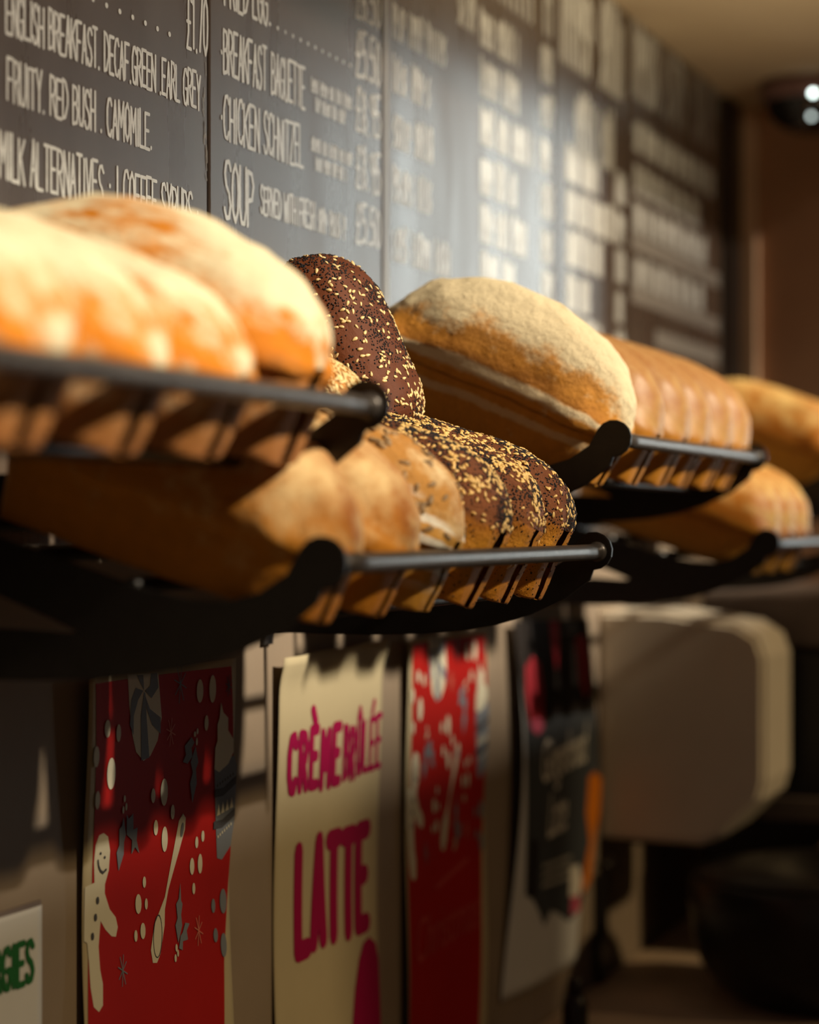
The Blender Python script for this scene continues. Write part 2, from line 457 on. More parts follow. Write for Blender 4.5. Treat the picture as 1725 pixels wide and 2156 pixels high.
class Ink:
    """flat strokes and filled shapes drawn in (Y, Z) on a surface x = surf(Y, Z)"""
    def __init__(s, surf):
        s.surf = surf
        s.v = []; s.f = []; s.mi = []; s.k = 0
    def P(s, y, z, lay):
        return (s.surf(y, z) + .0004 + lay * .0003 + s.k * .000017, y, z)
    def fill(s, poly, mi=0, lay=0, maxe=.014):
        bm = bmesh.new()
        vs = [bm.verts.new((y, z, 0)) for y, z in poly]
        bm.faces.new(vs)
        bmesh.ops.triangulate(bm, faces=bm.faces[:])
        for _ in range(6):
            es = [e for e in bm.edges if e.calc_length() > maxe]
            if not es: break
            bmesh.ops.subdivide_edges(bm, edges=es, cuts=1)
            bmesh.ops.triangulate(bm, faces=bm.faces[:])
        bm.verts.ensure_lookup_table(); bm.verts.index_update()
        o = len(s.v)
        s.v += [s.P(v.co.x, v.co.y, lay) for v in bm.verts]
        for f in bm.faces:
            ids = [o + v.index for v in f.verts]
            if f.normal.z < 0: ids.reverse()
            s.f.append(ids); s.mi.append(mi)
        bm.free()
    def ell(s, cy, cz, ry, rz, mi=0, lay=0, n=20, rot=0):
        c, d = math.cos(rot), math.sin(rot)
        s.fill([(cy + ry * math.cos(a) * c - rz * math.sin(a) * d, cz + ry * math.cos(a) * d + rz * math.sin(a) * c)
                for a in [k * 2 * math.pi / n for k in range(n)]], mi, lay)
    def stroke(s, pts, w, mi=0, lay=0, wy=1.0):
        # round-capped ribbon; wy squeezes the pen along Y
        for (y0, z0), (y1, z1) in zip(pts, pts[1:]):
            L = math.hypot(y1 - y0, z1 - z0) or 1e-6
            nseg = max(1, int(L / .02))
            s.k = (s.k + 1) % 15
            ny, nz = -(z1 - z0) / L * w / 2 * wy, (y1 - y0) / L * w / 2
            o = len(s.v)
            for k in range(nseg + 1):
                t = k / nseg
                y, z = y0 + (y1 - y0) * t, z0 + (z1 - z0) * t
                s.v += [s.P(y + ny, z + nz, lay), s.P(y - ny, z - nz, lay)]
            for k in range(nseg):
                a = o + 2 * k
                s.f.append((a, a + 1, a + 3, a + 2)); s.mi.append(mi)
        for y, z in pts:
            s.k = (s.k + 1) % 15
            o = len(s.v)
            s.v += [s.P(y + w / 2 * wy * math.cos(k * math.pi / 4), z + w / 2 * math.sin(k * math.pi / 4), lay) for k in range(8)]
            s.f.append(tuple(range(o, o + 8))); s.mi.append(mi)
    def text(s, txt, y0, z0, y1, cap, w, mi=0, lay=0, jit=.03, gap=.28, dz=0.0, wy=1.0):
        ws = [NARROW.get(c, 1.0) for c in txt]
        tot = sum(ws) + gap * (len(txt) - 1)
        u = (y1 - y0) / tot
        y = y0
        for c, cw in zip(txt, ws):
            jz = random.uniform(-jit, jit) * cap; js = 1 + random.uniform(-jit, jit)
            zb = z0 + dz * (y - y0) / (y1 - y0) + jz
            for pl in GL.get(c, []):
                s.stroke([(y + px * cw * u, zb + pz * cap * js) for px, pz in pl], w, mi, lay, wy)
            y += (cw + gap) * u
    def scribble(s, y0, y1, z0, cap, w, dens=1.0, mi=0):
        # handwriting too far out of focus to read: upright pen strokes in word-sized clusters
        y = y0
        while y < y1:
            wl = random.uniform(.5, 1.1) * cap * 1.6
            e = min(y + wl, y1)
            while y < e:
                h = random.uniform(.8, 1.05) * cap
                k = random.random()
                st = cap * .16 / dens
                if k < .45: s.stroke([(y, z0), (y + st * .1, z0 + h)], w, mi)
                elif k < .7: s.stroke([(y, z0), (y, z0 + h), (y + st, z0 + h * .9), (y + st, z0 + h * .5)], w, mi)
                else: s.stroke([(y + st, z0 + h), (y, z0 + h * .6), (y + st, z0 + h * .3), (y, z0)], w, mi)
                y += st * 1.55
            y += cap * .35
    def build(s, name, mats, parent=None):
        me = bpy.data.meshes.new(name)
        me.from_pydata(s.v, [], s.f)
        o = link(name, me, mats, parent, False)
        me.polygons.foreach_set('material_index', s.mi)
        me.update()
        return o


# ------------------------------------------------------------------ menu boards
BT = .012                                                # board face
edges = [(-1.2, wp(437.5, 0, BT)[0]), (wp(442, 0, BT)[0], wp(806, 0, BT)[0]), (wp(806.6, 0, BT)[0], wp(1167, 0, BT)[0]),
         (wp(1170, 0, BT)[0], wp(1319, 0, BT)[0]), (wp(1323, 0, BT)[0], wp(1516, 0, BT)[0])]
blabels = ['grey-brown chalkboard menu listing teas, with the tall price in its corner',
           'chalkboard menu listing breakfast baguette, chicken schnitzel and soup',
           'hazy chalkboard menu right of the soup board, pale with window sheen',
           'chalkboard menu with big tall white heading, between hazy board and last board',
           'last chalkboard menu before the black strip and the brown end wall']
boards = []
for (a, b), lb in zip(edges, blabels):
    bm = bmesh.new(); box(bm, 0.0005, BT, a, b, CZ - .02, CEILZ - .001, .0022, 2)
    boards.append(tag(bm_obj('menu_board', bm, M_BOARD), lb, 'chalkboard', 'menu boards on the wall'))
bm = bmesh.new(); box(bm, BT + .0002, BT + .0014, wp(805, 0, BT)[0], wp(818, 0, BT)[0], CZ - .02, CEILZ - .001, .0003, 1)
tag(bm_obj('joint_strip', bm, M_STRIP, boards[1]), 'pale upright strip on the board edge')

flat = lambda y, z: BT
Y = lambda px: wp(px, 0, BT)[0]
k1 = Ink(flat)
zc = CZ
k1.text('ENGLISH BREAKFAST. DECAF.GREEN .EARL GREY', Y(12), zc + .384, Y(421), .032, .0032)
k1.text('FRUITY. RED BUSH . CAMOMILE.', Y(14), zc + .331, Y(319), .032, .0032)
k1.text('MILK ALTERNATIVES : | COFFEE SYRUPS :', Y(-2), zc + .268, Y(417), .036, .0032)
k1.text('£1.70', Y(393), zc + .437, Y(438) - .002, .052, .0036)
y = Y(-60)
while y < Y(376):
    k1.stroke([(y, zc + .441), (y + .0008, zc + .441)], .0048); y += .0245
k1.build('chalk_lettering', M_CHALK, boards[0])
# worn chalk smears beside the joint
k = Ink(flat)
for i in range(14):
    z = zc + random.uniform(.30, .42); y = Y(random.uniform(428, 436))
    k.stroke([(y, z), (y + random.uniform(-.004, .001), z + random.uniform(.004, .016))], .0016)
k.build('chalk_smears', M_CHALKDIM, boards[0])

k2 = Ink(flat)
ROW = [.491, .4285, .367, .3055]
k2.text('FRIED EGG', Y(472), zc + .494, Y(562), .045, .0040)
y = Y(567)
while y < Y(742):
    k2.stroke([(y, zc + .497), (y + .0008, zc + .497)], .0045); y += .0200
k2.text('·BREAKFAST', Y(464), zc + .4285, Y(560), .041, .0038)
k2.text('BAGUETTE', Y(571), zc + .4285, Y(641), .041, .0038)
k2.text('·CHICKEN', Y(464), zc + .366, Y(545), .041, .0038)
k2.text('SCHNITZEL', Y(555), zc + .366, Y(637), .041, .0038)
k2.text('SOUP', Y(472), zc + .289, Y(533), .054, .0046)
k2.text('SERVED WITH FRESH', Y(548), zc + .3055, Y(662), .027, .0036)
k2.scribble(Y(670), Y(728), zc + .3055, .025, .0034)
for r in (.4285, .367):
    k2.scribble(Y(655), Y(740), zc + r + .021, .014, .0024)
    k2.scribble(Y(664), Y(728), zc + r + .002, .014, .0024)
k2.text('£5.50', Y(750), zc + .491, Y(800), .050, .0044)
k2.text('£8.95', Y(750), zc + .430, Y(800), .046, .0044)
k2.text('£8.95', Y(750), zc + .367, Y(800), .046, .0044)
k2.text('£5.50', Y(750), zc + .308, Y(800), .042, .0044)
k2.text('£6.50', Y(750), zc + .556, Y(800), .045, .0044)
k2.build('chalk_lettering', M_CHALK, boards[1])

k3 = Ink(flat)
for i, r in enumerate((.555, .494, .430, .368, .300)):
    k3.scribble(Y(828), Y((934, 905, 915, 915, 950)[i]), zc + r, .040, .0044)
    if i == 0: k3.scribble(Y(965), Y(1000), zc + r + .065, .05, .0050)
for i, r in enumerate((.612, .548, .486, .422, .360, .300)):
    k3.scribble(Y(1013), Y((1090, 1100, 1120, 1085, 1110, 1085)[i]), zc + r, .046, .0066, 1.2)
    k3.scribble(Y(1140), Y(1162), zc + r + .004, .048, .0066)
k3.scribble(Y(1042), Y(1160), zc + .685, .11, .0085)
k3.build('chalk_lettering', M_CHALK, boards[2])

k4 = Ink(flat)
k4.scribble(Y(1183), Y(1312), zc + .665, .135, .0130, 1.4)
k4.scribble(Y(1212), Y(1290), zc + .545, .085, .0110, 1.3)
for i, r in enumerate((.508, .447, .386, .322, .262)):
    k4.scribble(Y(1194), Y((1262, 1290, 1268, 1240, 1265)[i]), zc + r - .01, .046, .0110, 1.4)
    k4.scribble(Y(1298), Y(1314), zc + r - .008, .045, .0080)
k4.build('chalk_lettering', M_CHALK, boards[3])

k5 = Ink(flat)
k5.scribble(Y(1335), Y(1385), zc + .685, .115, .0100, 1.2)
k5.scribble(Y(1400), Y(1500), zc + .685, .115, .0060, .6)
for i, (r, e) in enumerate(((.60, 1505), (.53, 1470), (.468, 1490), (.382, 1480))):
    k5.scribble(Y(1336), Y(e), zc + r, .045, .0080, 1.0)
k5.build('chalk_lettering', M_CHALK, boards[4])
k = Ink(flat)
for r in (.436, .352):
    k.fill([(Y(1330), zc + r), (Y(1514), zc + r), (Y(1514), zc + r + .026), (Y(1330), zc + r + .026)])
k.fill([(Y(1380), zc + .292), (Y(1514), zc + .292), (Y(1514), zc + .320), (Y(1380), zc + .320)])
tag(k.build('label_strip', M_STRIP, boards[4]), 'pale blank bands between the rows of writing')


# ------------------------------------------------------------------ posters
class Sheet:
    def __init__(s, q0, wave): s.q0 = q0; s.wave = wave
    def x(s, y, z): return s.q0 + s.wave(y, z)
    def mesh(s, name, TL, TR, BR, BL, mats, ny=30, nz=44, edge=None):
        vs = []; fs = []
        for j in range(nz + 1):
            v = j / nz
            for i in range(ny + 1):
                u = i / ny
                a = (TL[0] * (1 - v) + BL[0] * v, TL[1] * (1 - v) + BL[1] * v)
                b = (TR[0] * (1 - v) + BR[0] * v, TR[1] * (1 - v) + BR[1] * v)
                y, z = a[0] * (1 - u) + b[0] * u, a[1] * (1 - u) + b[1] * u
                if edge: y, z = edge(u, v, y, z)
                vs.append((s.x(y, z), y, z))
        for j in range(nz):
            for i in range(ny):
                a = j * (ny + 1) + i
                fs.append((a, a + ny + 1, a + ny + 2, a + 1))
        me = bpy.data.meshes.new(name)
        me.from_pydata(vs, [], fs)
        o = link(name, me, mats, None, True)
        sol = o.modifiers.new('thickness', 'SOLIDIFY')
        sol.thickness = .0004
        sol.offset = -1
        return o


def zp(x, y):                    # coordinates measured on the enlargement of the first red poster
    return (x / 2.675, 1350 + y / 2.675)


def christmas_art(ink, dY, dZ, q0):
    def w(x, y):
        a, b = wp(*zp(x, y), q0)
        return (a + dY, b + dZ)
    def poly(pts, mi, lay): ink.fill([w(*p) for p in pts], mi, lay)
    def el(cx, cy, rx, ry, mi, lay=2, rot=0):
        n = 18
        c, d = math.cos(rot), math.sin(rot)
        poly([(cx + rx * math.cos(a) * c - ry * math.sin(a) * d, cy + rx * math.cos(a) * d + ry * math.sin(a) * c) for a in [k * 2 * math.pi / n for k in range(n)]], mi, lay)
    RED, CRE, BLU, DRK, PNK, TXT = 0, 1, 2, 3, 4, 5
    poly([(498, 238), (1265, 140), (1283, 520), (1300, 900), (1292, 1200), (1272, 1500), (1250, 1800), (1238, 2156), (1200, 4500), (440, 4800), (478, 2156), (492, 1800), (515, 1380), (516, 900), (508, 560)], RED, 0)
    # round boiled sweet with swirls
    poly([(697, 190), (880, 176), (902, 430), (880, 560), (840, 645), (800, 674), (755, 625), (728, 520), (708, 360)], CRE, 1)
    poly([(795, 285), (778, 420), (785, 672), (832, 655), (812, 430), (802, 290)], BLU, 2)
    poly([(790, 278), (745, 262), (718, 330), (712, 470), (735, 530), (735, 420), (760, 330)], BLU, 2)
    poly([(800, 300), (830, 380), (895, 430), (895, 520), (845, 470), (812, 380)], BLU, 2)
    poly([(800, 280), (840, 320), (880, 260), (872, 178), (835, 182), (832, 250)], BLU, 2)
    poly([(795, 275), (790, 190), (750, 192), (775, 240)], BLU, 2)
    # gingerbread figure
    poly([(470, 1385), (528, 1360), (522, 1250), (528, 1150), (548, 1092), (575, 1080), (602, 1100), (617, 1180), (612, 1290), (590, 1370), (590, 1420), (620, 1510), (655, 1555), (667, 1610), (655, 1665), (630, 1662), (595, 1625), (566, 1575), (553, 1720), (560, 1850), (574, 1930), (570, 2050), (545, 2088), (515, 2060), (500, 1950), (494, 1800), (485, 1700), (466, 1690)], CRE, 1)
    el(558, 1195, 5, 9, DRK, 3); el(583, 1217, 5, 9, DRK, 3)
    ink.stroke([w(*p) for p in [(543, 1235), (548, 1268), (560, 1294), (575, 1304), (592, 1286)]], .0022, DRK, 3)
    for c in ((545, 1460), (533, 1555), (515, 1662)): el(*c, 8, 22, DRK, 3)
    # wooden spoon
    poly([(1030, 970), (1045, 995), (1042, 1060), (1012, 1180), (952, 1400), (932, 1510), (930, 1600), (905, 1760), (885, 1812), (862, 1812), (852, 1740), (872, 1600), (905, 1510), (932, 1440), (985, 1150), (1008, 1010)], CRE, 1)
    ink.stroke([w(890 + 24 * math.cos(a) - 12 * math.sin(a) * 0, 1662 + 118 * math.sin(a) - 20 * math.cos(a)) for a in [k * math.pi / 12 for k in range(25)]], .0010, DRK, 2)
    el(1025, 1062, 8, 42, BLU, 2, .1)
    for e in [(573, 492, 18, 50), (643, 517, 14, 50), (605, 745, 26, 90), (1103, 280, 17, 66), (1168, 268, 17, 78), (1140, 460, 10, 44), (920, 850, 20, 77), (858, 870, 12, 42), (970, 962, 11, 42), (876, 1050, 12, 44), (927, 1115, 17, 72), (1107, 1133, 8, 33), (1140, 1098, 8, 32), (1083, 1268, 12, 48), (1127, 1253, 12, 56), (1093, 1393, 8, 32), (815, 1357, 9, 32), (782, 1480, 17, 56), (826, 1480, 8, 32), (807, 1632, 14, 46), (767, 1660, 9, 33), (526, 895, 15, 52), (508, 650, 18, 60),
              (1081, 523, 6, 16), (1094, 507, 5, 17), (1092, 565, 5, 22), (692, 887, 6, 20), (703, 932, 6, 22), (686, 950, 6, 22), (994, 1727, 6, 22), (1002, 1757, 5, 20), (988, 1785, 6, 22)]: el(*e, CRE)
    for e in [(1198, 1490, 10, 40), (1250, 1463, 17, 70), (1207, 1655, 11, 40), (1247, 1710, 15, 68)]: el(*e, BLU)
    for p in ([(1063, 540), (1080, 570), (1065, 600), (1070, 650), (1045, 690), (1020, 680), (1035, 640), (1028, 590)],
              [(1087, 590), (1103, 680), (1092, 720), (1098, 800), (1078, 910), (1062, 800), (1075, 740), (1062, 680)],
              [(690, 990), (705, 1090), (695, 1130), (695, 1200), (667, 1295), (653, 1190), (668, 1150), (665, 1060), (680, 1040)],
              [(707, 975), (720, 1000), (745, 970), (748, 1060), (772, 1050), (768, 1120), (785, 1195), (760, 1160), (740, 1200), (742, 1120), (710, 1090)],
              [(1018, 1360), (1022, 1460), (1030, 1480), (1022, 1540), (1027, 1600), (1005, 1700), (990, 1600), (1002, 1560), (995, 1480), (1010, 1450)],
              [(1045, 1585), (1068, 1590), (1052, 1630), (1058, 1680), (1030, 1690), (1028, 1740), (1008, 1730), (1018, 1660), (1030, 1640)]): poly(p, BLU, 2)
    for cx, cy, rx, ry, mi in ((952, 512, 24, 80, PNK), (1118, 1630, 22, 85, PNK), (690, 1855, 26, 90, BLU), (1000, 240, 32, 110, BLU), (1250, 250, 16, 60, DRK)):
        for a in range(4):
            t = a * math.pi / 4 + .2
            ink.stroke([w(cx - rx * math.cos(t), cy - ry * math.sin(t)), w(cx + rx * math.cos(t), cy + ry * math.sin(t))], .0011, mi, 2)
    # cupcake at the right edge
    poly([(1190, 700), (1290, 640), (1306, 700), (1306, 1000), (1290, 1150), (1245, 1230), (1220, 1222), (1210, 1040)], BLU, 1)
    poly([(1212, 343), (1225, 400), (1250, 430), (1252, 500), (1280, 550), (1285, 620), (1260, 690), (1215, 737), (1190, 720), (1190, 600), (1200, 560), (1197, 470), (1207, 430)], CRE, 2)
    for y0 in (860, 1040): poly([(1196, y0 + 20), (1240, y0 + 10), (1304, y0 - 60), (1304, y0 - 105), (1240, y0 - 35), (1196, y0 - 25)], DRK, 3)
    for i in range(7): el(1208 + i * 13, 812 - i * 11, 3, 9, DRK, 3); el(1220 + i * 11, 1100 - i * 12, 3, 9, CRE, 3)
    for i in range(4): poly([(1210 + i * 22, 985 - i * 14), (1218 + i * 22, 915 - i * 14), (1228 + i * 22, 975 - i * 14)], CRE, 3)


def font_polys(body, shear=0.0):
    cu = bpy.data.curves.new('t', 'FONT')
    cu.body = body
    cu.shear = shear
    cu.size = 1
    o = bpy.data.objects.new('t', cu)
    COL.objects.link(o)
    dg = bpy.context.evaluated_depsgraph_get()
    me = o.evaluated_get(dg).to_mesh()
    vs = [tuple(v.co) for v in me.vertices]
    fs = [tuple(p.vertices) for p in me.polygons]
    bpy.data.objects.remove(o)
    bpy.data.curves.remove(cu)
    return vs, fs


def font_text(ink, body, y0, z0, y1, height, mi, lay, shear=.25, slope=0.0):
    vs, fs = font_polys(body, shear)
    xs = [v[0] for v in vs]
    sx = (y1 - y0) / (max(xs) - min(xs))
    o = len(ink.v)
    for x, yy, _ in vs:
        a = y0 + (x - min(xs)) * sx
        ink.v.append(ink.P(a, z0 + yy * height + slope * (a - y0), lay))
    for f in fs: ink.f.append(tuple(o + i for i in f)); ink.mi.append(mi)


QP = .005
ARTM = [M_RED, M_ARTCREAM, M_GREYBLUE, M_DARKPRINT, M_PINKPRINT, M_DUSKY]


def red_poster(dY, dZ, label, amp, menu):
    y0 = wp(172, 1430, QP)[0] + dY
    z1 = wp(172, 1430, QP)[1] + dZ
    wd, ht = .297, .66
    sh = Sheet(QP, lambda y, z: amp * math.sin((z1 - z) * 15 + 1.6) * (.35 + .65 * abs((y - y0) / wd - .5) * 2) + .004 * ((y - y0) / wd - .5) ** 2 * 4)
    o = sh.mesh('christmas_poster', (y0, z1), (wp(482, 1385, QP)[0] + dY, wp(482, 1385, QP)[1] + dZ), (y0 + wd, z1 - ht), (y0, z1 - ht), M_CREAM)
    tag(o, label, 'poster', 'red Christmas posters')
    ink = Ink(sh.x)
    christmas_art(ink, dY, dZ, QP)
    ink.build('printed_artwork', ARTM, o)
    if menu:
        t = Ink(sh.x)
        font_text(t, 'Christmas', y0 + .030, z1 - .385, y0 + .272, .075, 0, 3, .3, .03)
        t.stroke([(y0 + .11, z1 - .306), (y0 + .23, z1 - .288)], .006, 0, 3)
        t.build('printed_lettering', M_DUSKY, o)
    return o


red_poster(0, 0, 'red Christmas poster with gingerbread figure and spoon, nearest under the racks', .0035, False)
red_poster(wp(851, 0, QP)[0] - wp(172, 0, QP)[0], -.006, 'blurred red Christmas poster right of the cream latte poster', .0025, True)

# cream poster with magenta lettering
y0, z1 = wp(583, 1385, QP); y1 = wp(800, 1355, QP)[0]
sh = Sheet(QP, lambda y, z, z1=z1, y0=y0: .003 * math.sin((z1 - z) * 13 + 1.2) + (.010 * math.exp(-((z1 - z) / .02) ** 2) * (.6 + .4 * math.sin((y - y0) * 45))))
ob = sh.mesh('latte_poster', (y0, z1), (y1, z1 + .004), (y1 - .001, z1 - .44), (y0 - .002, z1 - .44), M_CREAM)
tag(ob, 'cream poster reading CRÈME BRÛLÉE LATTE in magenta letters', 'poster')
t = Ink(sh.x)
a = wp(606, 1668, QP); b = wp(712, 1645, QP); c = wp(722, 1643, QP); d = wp(800, 1622, QP)
t.text('CRÈME', a[0], a[1] - .002, b[0], .058, .0125, 0, 1, .05, .80, dz=b[1] - a[1] + .004)
t.text('BRÛLÉE', c[0], c[1], d[0] - .004, .055, .0078, 0, 1, .05, .75, dz=.006)
a = wp(632, 2002, QP); b = wp(776, 1945, QP)
t.text('LATTE', a[0], a[1], b[0], .105, .0225, 0, 1, .02, .62, dz=b[1] - a[1])
e = wp(775, 2130, QP)
t.fill([wp(735, 2240, QP), wp(740, 2156, QP), wp(748, 2080, QP), wp(758, 2020, QP), wp(768, 1985, QP), wp(780, 1972, QP), wp(793, 1985, QP), (y1 - .003, wp(796, 2020, QP)[1]), (y1 - .003, wp(796, 2240, QP)[1])], 0, 1)
t.build('printed_lettering', M_MAGENTA, ob)

# dark poster with snowy torn edge
def z4(x, y): return wp(1050 + x / 2.488, 1290 + y / 2.488, QP4)
QP4 = .012
TL, TR = z4(75, 45), z4(480, 30)
BL, BR = z4(45, 2040), z4(445, 1830)
sh = Sheet(QP4, lambda y, z: .007 * math.sin((TL[1] - z) * 9.5) * (1 if z < TL[1] else 0) + .004 * math.sin((y - TL[0]) * 13))
ob = sh.mesh('gingerbread_poster', TL, TR, BR, BL, M_PAPER, edge=lambda u, v, y, z: (y + .034 * math.sin(math.pi * v ** .9), z))
tag(ob, 'curling dark slate poster with white lettering and white lower edge', 'poster')
t = Ink(sh.x)
def zpoly(pts, mi, lay): t.fill([z4(*p) for p in pts], mi, lay)
zpoly([(75, 45), (480, 30), (498, 520), (105, 560)], 0, 0)
zpoly([(105, 555), (498, 515), (520, 860), (500, 1430), (470, 1500), (455, 1560), (400, 1620), (330, 1575), (285, 1560), (245, 1640), (210, 1560), (170, 1490), (140, 1480), (118, 900)], 1, 1)
zpoly([(150, 225), (185, 260), (200, 400), (195, 560), (165, 630), (130, 590), (112, 420), (118, 280)], 2, 2)
zpoly([(130, 560), (195, 550), (192, 610), (165, 640), (135, 615)], 5, 3)
zpoly([(250, 40), (300, 38), (295, 200), (275, 300), (255, 200)], 2, 2)
zpoly([(400, 140), (450, 110), (475, 250), (460, 420), (440, 450), (410, 350)], 2, 2)
zpoly([(465, 860), (495, 830), (528, 870), (528, 1060), (515, 1150), (505, 1400), (470, 1480), (460, 1430), (490, 1200), (462, 1050)], 3, 3)
zpoly([(390, 1330), (440, 1320), (460, 1400), (450, 1490), (395, 1490)], 4, 3)
zpoly([(405, 1490), (450, 1480), (455, 1560), (405, 1590)], 5, 3)
zpoly([(150, 1180), (185, 1200), (190, 1480), (155, 1500)], 0, 2)
a = z4(190, 860); b = z4(450, 800)
font_text(t, 'Gingerbread', a[0], a[1] - .008, b[0], .085, 4, 3, .15, .02)
a = z4(235, 1180); b = z4(345, 1150)
font_text(t, 'Latte', a[0], a[1], b[0], .090, 4, 3, .15)
for yy in (1300, 1350, 1400): t.stroke([z4(220, yy + 30), z4(390, yy - 20)], .006, 7, 3)
t.build('printed_artwork', [M_BLACKPRINT, M_SLATE, M_ROSE, M_ORANGE, M_WHITEPRINT, M_PINK, M_RED, M_CHALKDIM], ob)

# white notice, lower left
QN = .004
TRn = wp(86, 1905, QN)
sh = Sheet(QN, lambda y, z: .001 * math.sin(y * 20))
ob = sh.mesh('allergy_notice', (TRn[0] - .297, TRn[1]), TRn, (TRn[0], TRn[1] - .21), (TRn[0] - .297, TRn[1] - .21), M_PAPER)
tag(ob, 'white paper notice with green capitals in the lower left corner', 'notice')
t = Ink(sh.x)
yb, zb = wp(66, 2062, QN)
t.text('ALLERGIES', yb - (yb - wp(-1, 2062, QN)[0]) * 2.32, zb, yb, .032, .0058, 0, 1, .02, .40)
t.build('printed_lettering', M_GREENPRINT, ob)
bm = bmesh.new(); box(bm, .0008, .003, TRn[0] - .30, TRn[0] + .003, TRn[1] - .215, TRn[1] + .004, .0006, 1)
tag(bm_obj('backing_card', bm, M_GREYPL, ob), 'grey edge behind the paper')


# ------------------------------------------------------------------ bread racks
UP, LO = CZ + .081, CZ - .029           # rail heights of the two rows
top_e = [(0, .045), (.05, .031), (.097, .018), (.135, .006), (.172, -.005), (.21, -.017), (.245, -.0245), (.275, -.0255), (.298, -.019), (.318, -.006)]
tipc = (.343, .001); tipr = .0185
tip_e = [(tipc[0] + tipr * math.cos(t), tipc[1] + tipr * math.sin(t)) for t in [math.radians(150 - 24 * k) for k in range(11)]]
bot_e = [(.340, -.026), (.315, -.045), (.28, -.061), (.245, -.0715), (.21, -.0775), (.172, -.081), (.12, -.083), (.06, -.083), (0, -.082)]
low_e = [(0, -.045), (.06, -.0455), (.12, -.047), (.155, -.049)]
crk_e = [(.158, -.0475), (.12, -.032), (.097, -.0235), (.05, -.008), (0, .005)]
outline = top_e + tip_e + bot_e + low_e + crk_e


def bracket_bm(y, t=.005):
    bm = bmesh.new()
    a = [bm.verts.new((q, y - t / 2, h)) for q, h in outline]
    b = [bm.verts.new((q, y + t / 2, h)) for q, h in outline]
    bm.faces.new(a); bm.faces.new(list(reversed(b)))
    n_ = len(a)
    for i in range(n_):
        bm.faces.new((a[i], b[i], b[(i + 1) % n_], a[(i + 1) % n_]))
    bmesh.ops.recalc_face_normals(bm, faces=bm.faces)
    big = [f for f in bm.faces if len(f.verts) > 4]
    es = [e for f in big for e in f.edges]
    bmesh.ops.bevel(bm, geom=es, offset=.0011, segments=2, affect='EDGES')
    bmesh.ops.triangulate(bm, faces=[f for f in bm.faces if len(f.verts) > 4])
    return bm


def rack(sa, sb, z, label):
    root = empty('bread_rack', (0, sa, z))
    tag(root, label, 'bread rack', 'black wall racks for bread')
    wd = sb - sa
    for y in (0, wd): bm_obj('side_bracket', bracket_bm(y), M_BLACK, root)
    bm = bmesh.new(); tube(bm, [(.347, y, 0) for y in np.linspace(.001, wd - .001, 12)], .0074, 20)
    fr = tag(bm_obj('front_rail', bm, M_ROD, root, True), 'round dark metal front rail')
    for y in (.004, wd - .004):
        bm = bmesh.new(); bmesh.ops.create_uvsphere(bm, u_segments=14, v_segments=8, radius=.0098)
        for v in bm.verts: v.co = Vector((v.co.x + .347, v.co.y * .6 + y, v.co.z))
        bm_obj('weld_bead', bm, M_ROD, fr, True)
    for q, h in ((.272, -.0385), (.20, -.0155), (.13, .0055), (.06, .0265)):
        bm = bmesh.new(); tube(bm, [(q, .001, h), (q, wd - .001, h)], .0055, 12)
        bm_obj('support_bar', bm, M_BLACK, root, True)
    for y in (0, wd):
        bm = bmesh.new(); box(bm, .0005, .005, y - .012, y + .012, -.095, .06, .001); bm_obj('mount_plate', bm, M_BLACK, root)
    return root


RW = .69
U1, L1, U2, L2, U3 = 1.500 - RW, 1.419, 2.183, 2.963, 3.545
rack(U1, U1 + RW, UP, 'black bread rack nearest the camera, in the upper row at left, strongly blurred')
rack(L1, L1 + RW, LO, 'black bread rack in the lower row carrying the sharp seeded loaves')
rack(U2, U2 + RW, UP, 'black bread rack in the upper row carrying the floury loaf and smooth golden loaves')
rack(L2, L2 + RW, LO, 'black bread rack in the lower row at the right edge, above the pale dispenser')
rack(U3, U3 + RW, UP, 'farthest black bread rack, upper row beside the brown end wall')


